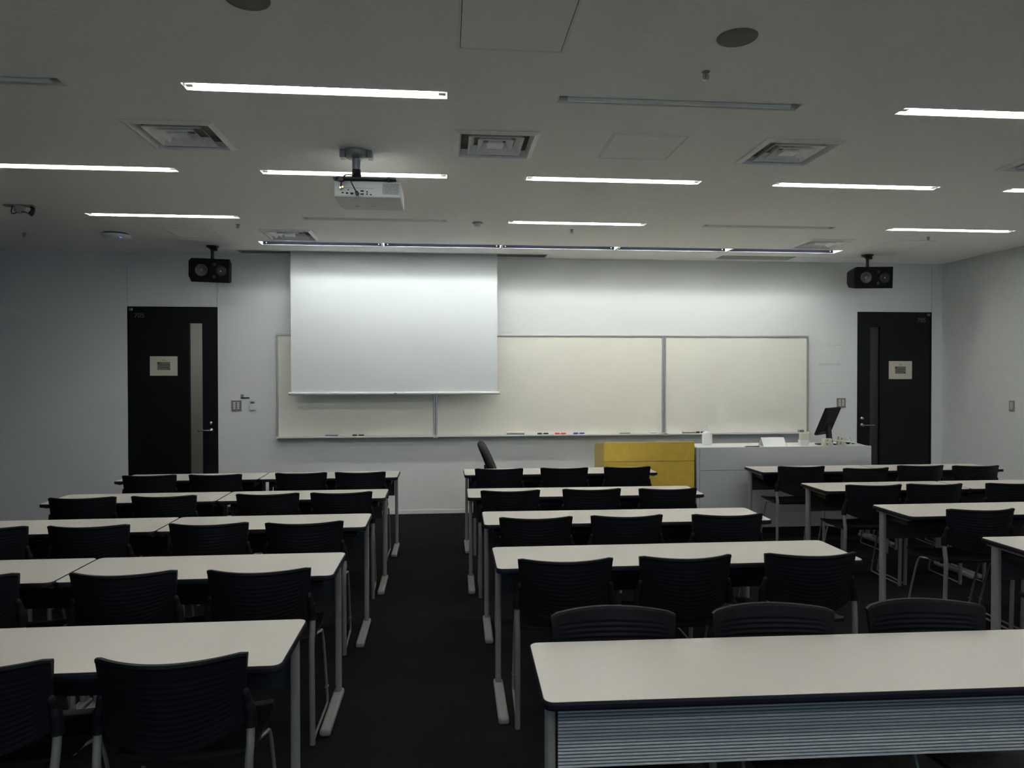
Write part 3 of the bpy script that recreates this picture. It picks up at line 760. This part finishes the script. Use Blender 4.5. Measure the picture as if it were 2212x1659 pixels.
# ------------------------------------------------------------------ stacking chairs
def make_chair():
    t = thing('stacking_chair', (0, 0, 0), '-', 'chair')
    HW, ZT, B = .2165, .78, .085
    # backrest: wrapped shell with horizontal grooves
    nx, nz = 20, 30
    def hw(z):
        if z > .62: return HW - (ZT - z) * .085
        return HW - .0136 + (.62 - z) * .06
    def yy(u, z): return -B * (1 - u * u) + (ZT - z) * .10
    def zbot(u): return .505 + .052 * abs(u) ** 1.8
    q = P(); vs = []; fs = []
    th = .016
    for side in (0, 1):
        for j in range(nz + 1):
            for i in range(nx + 1):
                u = 2 * i / nx - 1
                v = j / nz
                zt_ = ZT - (.006 if abs(u) > .97 else 0)
                z = zbot(u) + (zt_ - zbot(u)) * v
                gro = 0
                if 2 <= j <= nz - 5 and abs(u) < .86 and j % 2 == 0: gro = .0022
                y = yy(u, z) + (gro * .4 if side == 0 else th - gro)
                # slightly rolled rim
                if j == nz: y += (.003 if side == 0 else -.003)
                if j >= nz - 1 and side == 0: y -= .004
                vs.append((u * hw(z), y, z))
    N = (nx + 1) * (nz + 1)
    for j in range(nz):
        for i in range(nx):
            a = j * (nx + 1) + i
            fs.append((a, a + 1, a + nx + 2, a + nx + 1)); fs.append((N + a, N + a + nx + 1, N + a + nx + 2, N + a + 1))
    for i in range(nx):
        a = i; fs.append((a, N + a, N + a + 1, a + 1)); a = nz * (nx + 1) + i; fs.append((a, a + 1, N + a + 1, N + a))
    for j in range(nz):
        a = j * (nx + 1); fs.append((a, a + nx + 1, N + a + nx + 1, N + a)); a += nx; fs.append((a, N + a, N + a + nx + 1, a + nx + 1))
    q._add(vs, fs, False)
    b = q.done('backrest', 'blackp', t)
    for s in (-1, 1):
        P().tube(smooth_path([(s * .203, .014, .665), (s * .212, .022, .62), (s * .218, .026, .58), (s * .219, .026, .545)], 4), [.006] + [.013] * 4 + [.018] * 7 + [.019], 10).done('leg_sleeve', 'blackp', b)
    # seat: shallow dished shell
    q = P(); vs = []; fs = []; nx, ny = 14, 14
    for side in (0, 1):
        for j in range(ny + 1):
            for i in range(nx + 1):
                u, v = 2 * i / nx - 1, j / ny
                w = .205 - .02 * max(0, v - .7) ** 2 * 8 - .05 * max(0, .14 - v) * 4
                y = .035 + .415 * v
                z = .436 + .012 * u * u - .014 * math.sin(PI * v) + .020 * max(0, .2 - v) * 4 * .6 - .03 * max(0, v - .82) ** 1.2 * 3
                vs.append((u * w, y, z - (.014 if side else 0)))
    N = (nx + 1) * (ny + 1)
    for j in range(ny):
        for i in range(nx):
            a = j * (nx + 1) + i
            fs.append((a, a + 1, a + nx + 2, a + nx + 1)); fs.append((N + a, N + a + nx + 1, N + a + nx + 2, N + a + 1))
    for i in range(nx):
        a = i; fs.append((a, N + a, N + a + 1, a + 1)); a = ny * (nx + 1) + i; fs.append((a, a + 1, N + a + 1, N + a))
    for j in range(ny):
        a = j * (nx + 1); fs.append((a, a + nx + 1, N + a + nx + 1, N + a)); a += nx; fs.append((a, N + a, N + a + nx + 1, a + nx + 1))
    q._add(vs, fs, False); q.done('seat', 'seatm', t)
    for s in (-1, 1):
        P().tube(smooth_path([(s * .219, .026, .56), (s * .219, .018, .50), (s * .217, .010, .43), (s * .2165, .016, .30), (s * .2165, .024, .0)], 6), .0125, 12).done('leg', 'chairleg', t)
    for s in (-1, 1):
        q = P()
        q.tube(smooth_path([(s * .13, .12, .415), (s * .18, .16, .418), (s * .209, .235, .417), (s * .2135, .285, .395), (s * .2145, .34, .25), (s * .2155, .395, .06), (s * .2155, .400, .018), (s * .2155, .375, .009), (s * .2155, .20, .008), (s * .2155, .03, .008)], 5), .0068, 8)
        q.box(s * .2155 - .007, s * .2155 + .007, .372, .402, .094, .099)
        q.done('sled_rail', 'chairleg', t)
    P().tube([(-.17, .13, .414), (.17, .13, .414)], .008, 8).done('crossbar', 'seatm', t)
    return t

# ------------------------------------------------------------------ desks
def rrect(w, d, r, n=5):
    out = []
    for cx_, cy_, a0 in ((w - r, d - r, 0), (-w + r, d - r, PI / 2), (-w + r, -d + r, PI), (w - r, -d + r, 1.5 * PI)):
        for k in range(n + 1):
            a = a0 + PI / 2 * k / n; out.append((cx_ + r * math.cos(a), cy_ + r * math.sin(a)))
    return out
def make_desk(W, D):
    """seat side toward -y, ribbed panel toward +y; origin on the floor at the centre"""
    t = thing('classroom_desk', (0, 0, 0), '-', 'desk')
    w, d = W / 2, D / 2
    q = P(); q.prism(rrect(w, d, .028), .690, .700, 'z'); q.done('tabletop', 'laminate', t)
    q = P(); levels = [(.0, .6992), (.0022, .6985), (.0045, .692), (.0050, .682), (.0035, .676), (-.004, .674)]
    rings = [[(x, y, z) for x, y in rrect(w + o, d + o, .028 + o)] for o, z in levels]
    n = len(rings[0]); vs = [v for r in rings for v in r]; fs = []
    for k in range(len(levels) - 1):
        for i in range(n): fs.append((k * n + i, k * n + (i + 1) % n, (k + 1) * n + (i + 1) % n, (k + 1) * n + i))
    fs.append(tuple((len(levels) - 1) * n + i for i in range(n))[::-1])
    q._add(vs, fs); q.done('edge_band', 'edge', t)
    yp = .36 - .2115 + (d - .2115)
    # ribbed modesty panel
    nr = 18; z0, z1 = .478, .655; st = (z1 - z0) / nr
    a, b = -w + .045, w - .045
    pn = P().box(a, b, yp - .009, yp - .006, z0, z1).done('modesty_panel', 'pback', t)
    q = P()
    for k in range(nr):
        zz = z0 + k * st
        q.prism([(yp - .0062, zz + st * .30), (yp - .0005, zz + st * .30), (yp + .0018, zz + st * .42), (yp + .0014, zz + st * .72), (yp - .0015, zz + st * .92), (yp - .0062, zz + st * .92)], a, b)
    q.done('ribbed_face', 'ribbed', pn)
    q = P(); q.box(-w + .06, w - .06, -.085, yp - .03, .612, .615); q.box(-w + .06, w - .06, -.087, -.083, .612, .634); q.box(-w + .06, -w + .063, -.085, yp - .03, .612, .668); q.box(w - .063, w - .06, -.085, yp - .03, .612, .668)
    q.done('book_shelf', 'shelfm', t)
    yq = .335 - .2115 + (d - .2115)
    for s in (-1, 1):
        x = s * (w - .025)
        q = P(); prof = [(x + .0145 * math.copysign(abs(math.cos(a)) ** .55, math.cos(a)), yq + .026 * math.copysign(abs(math.sin(a)) ** .55, math.sin(a))) for a in [2 * PI * k / 20 + .01 for k in range(20)]]
        q.prism(prof, .028, .668, 'z', True)
        for z in (.648, .505): q.lathe([(.0001, x + s * .0155), (.0042, x + s * .0155), (.0045, x + s * .013)], 8, 'x', (0, yq + .004, z))
        leg = q.done('leg', 'steel', t)
        xf = s * (w - .025); q = P(); q.box(xf - .025, xf + .025, yq - .405, yq + .035, 0, .034, .012, 3); q.done('foot', 'steel', leg)
        q = P(); q.box(x - .011, x + .011, -d + .05, yq + .06, .660, .674, .003); q.done('top_bracket', 'steel', leg)
    return t

ROT = {'L5': .006, 'L4': .012, 'L3': .008, 'L2': -.002, 'L1': -.002, 'M5': .001, 'M4': -.013, 'M3': -.017, 'M2': -.007, 'R5': -.005, 'R4': -.001, 'R3': .003, 'R2': 0}
ROWY = {'L5': (-.432, 6.396), 'L4': (-.449, 5.313), 'L3': (-.479, 4.301), 'L2': (-.508, 3.268), 'L1': (-.511, 2.264),
        'M5': (.161, 6.463), 'M4': (.154, 5.263), 'M3': (.223, 4.288), 'M2': (.230, 3.302),
        'R5': (2.929, 6.378), 'R4': (2.942, 5.281), 'R3': (2.945, 4.274), 'R2': (2.950, 3.271)}
NR = {'5': 'front row', '4': 'second row from whiteboard', '3': 'third row from whiteboard', '2': 'fourth row from whiteboard', '1': 'back row'}
BL = {'L': 'screen-side block', 'M': 'centre block', 'R': 'podium-side block'}
narrow, wide = make_desk(1.195, .423), make_desk(1.79, .423)
first = {id(narrow): True, id(wide): True}
def place_desk(proto, x, y, rz, lab):
    grp = 'white-topped classroom desks'
    if first[id(proto)]:
        first[id(proto)] = False; proto.location = (x, y, 0); proto.rotation_euler = (0, 0, rz); tag(proto, lab, group=grp)
    else: dup(proto, (x, y, 0), rz, lab, grp)
for k in ROWY:
    x, y = ROWY[k]; a = ROT[k]; c, s = math.cos(a), math.sin(a)
    def at(u, v): return x + c * u - s * v, y + s * u + c * v
    b, r = k
    if b == 'L':
        place_desk(narrow, *at(-.6035, .2115), a, f'white-topped desk, {BL[b]}, {NR[r]}, beside the centre aisle')
        if r != '1': place_desk(narrow, *at(-1.8105, .2115), a, f'white-topped desk, {BL[b]}, {NR[r]}, joined beyond the aisle desk')
    elif b == 'M': place_desk(wide, *at(.9, .2115), a, f'wide white-topped desk, {BL[b]}, {NR[r]}')
    else:
        place_desk(narrow, *at(.599, .2115), a, f'white-topped desk, {BL[b]}, {NR[r]}, at the aisle end')
        if r in '54': place_desk(narrow, *at(1.806, .2115), a, f'white-topped desk, {BL[b]}, {NR[r]}, toward the bare side wall')
# the desk turned round at the back of the centre block
big = make_desk(1.79, .440)
a = -.022
cx, cy = .268 + .9 * math.cos(a) , 1.934 + .9 * math.sin(a) + .220
big.location = (cx, cy, 0); big.rotation_euler = (0, 0, PI + a)
tag(big, 'wide white-topped desk turned round, ribbed panel facing the back of the room', group='white-topped classroom desks')

CH = {
 'L5': [(-2.467, 6.180, .8), (-1.932, 6.170, -.6), (-1.235, 6.207, 1.1), (-.737, 6.202, -.7)],
 'L4': [(-2.472, 5.092, 2.2), (-1.942, 5.105, .4), (-1.250, 5.129, 1.4), (-.743, 5.137, 2.6)],
 'L3': [(-2.514, 4.141, -.8), (-1.974, 4.131, -.2), (-1.329, 4.127, -.1), (-.800, 4.107, 2.4)],
 'L2': [(-2.002, 3.149, -.1), (-1.358, 3.132, .2), (-.798, 3.119, -.4)],
 'L1': [(-1.362, 2.180, -.9), (-.808, 2.174, .4)],
 'M5': [(.465, 6.306, -2.5), (1.052, 6.306, -2.2), (1.630, 6.313, 1.2)],
 'M4': [(.458, 5.101, -.5), (1.055, 5.109, -.4), (1.613, 5.076, -1.7)],
 'M3': [(.520, 4.118, -.8), (1.061, 4.120, -.8), (1.667, 4.098, -.7)],
 'M2': [(.534, 3.167, -2.1), (1.090, 3.167, -.4), (1.683, 3.157, -2.5)],
 'R5': [(3.212, 6.193, -2.4), (3.728, 6.026, 2.5), (4.325, 6.143, -2.0), (4.814, 6.079, -3.0)],
 'R4': [(3.213, 5.094, -2.0), (3.699, 5.091, -2.6), (4.325, 5.073, -1.1)],
 'R3': [(3.286, 4.104, -1.8), (3.790, 4.087, -1.5)],
 'R2': [(3.228, 3.10, 0)],
}
chair = make_chair(); fresh = True
for k, lst in CH.items():
    b, r = k
    n = len(lst)
    for i, (x, y, ang) in enumerate(lst):
        o_ = (n - 1 - i) if b == 'L' else i
        al = 'podium aisle' if b == 'R' else 'centre aisle'
        lab = f'black stacking chair, {BL[b]}, {NR[r]}, {ordn[o_]} seat from {al}'
        grp = 'black stacking chairs facing the whiteboard'
        if fresh:
            fresh = False; chair.location = (x, y, 0); chair.rotation_euler = (0, 0, math.radians(ang)); tag(chair, lab, group=grp)
        else: dup(chair, (x, y, 0), math.radians(ang), lab, grp)
for i, (x, y, ang) in enumerate([(.572, 2.412, -2.4), (1.135, 2.392, -2.0), (1.695, 2.386, -2.2)]):
    dup(chair, (x, y, 0), PI + math.radians(ang), f'black stacking chair behind the turned-round desk facing it, {ordn[i]} from centre aisle', 'black stacking chairs at the turned-round desk')

# ------------------------------------------------------------------ corridor lamp behind the screen-side door
la = bpy.data.lights.new('corridor_lamp', 'AREA'); la.shape = 'RECTANGLE'; la.size = 1.0; la.size_y = .2; la.energy = 5.5; la.color = (1, .98, .92)
lo = bpy.data.objects.new('corridor_lamp', la); lo.location = (-2.9, 9.2, 2.58); C.objects.link(lo)

# ------------------------------------------------------------------ world (dark interior), camera, view
w = bpy.data.worlds.new('World'); S.world = w; w.use_nodes = True
w.node_tree.nodes['Background'].inputs[0].default_value = (0, 0, 0, 1)
w.node_tree.nodes['Background'].inputs[1].default_value = 0
cam = bpy.data.cameras.new('Camera'); co = bpy.data.objects.new('Camera', cam); C.objects.link(co)
yaw, pitch, roll = math.radians(5.2687), math.radians(-.6410), math.radians(-.0730)
cy_, sy_, cp_, sp_ = math.cos(yaw), math.sin(yaw), math.cos(pitch), math.sin(pitch)
F = Vector((sy_ * cp_, cy_ * cp_, sp_)); R = Vector((cy_, -sy_, 0)); U = R.cross(F)
R, U = math.cos(roll) * R + math.sin(roll) * U, -math.sin(roll) * R + math.cos(roll) * U
mw = Matrix((R, U, -F)).transposed().to_4x4(); mw.translation = (0, 0, 1.5985)
co.matrix_world = mw
cam.sensor_width = 36; cam.lens = 36 * 1539.11 / 2212; cam.clip_start = .05; cam.clip_end = 60
S.camera = co
S.view_settings.view_transform = 'Standard'; S.view_settings.look = 'None'
S.view_settings.exposure = 0; S.view_settings.gamma = 1; S.view_settings.use_curve_mapping = False
S.cycles.max_bounces = 12; S.cycles.diffuse_bounces = 9; S.cycles.glossy_bounces = 4; S.cycles.transparent_max_bounces = 8
S.cycles.sample_clamp_indirect = 0.0
S.cycles.caustics_reflective = False; S.cycles.caustics_refractive = False
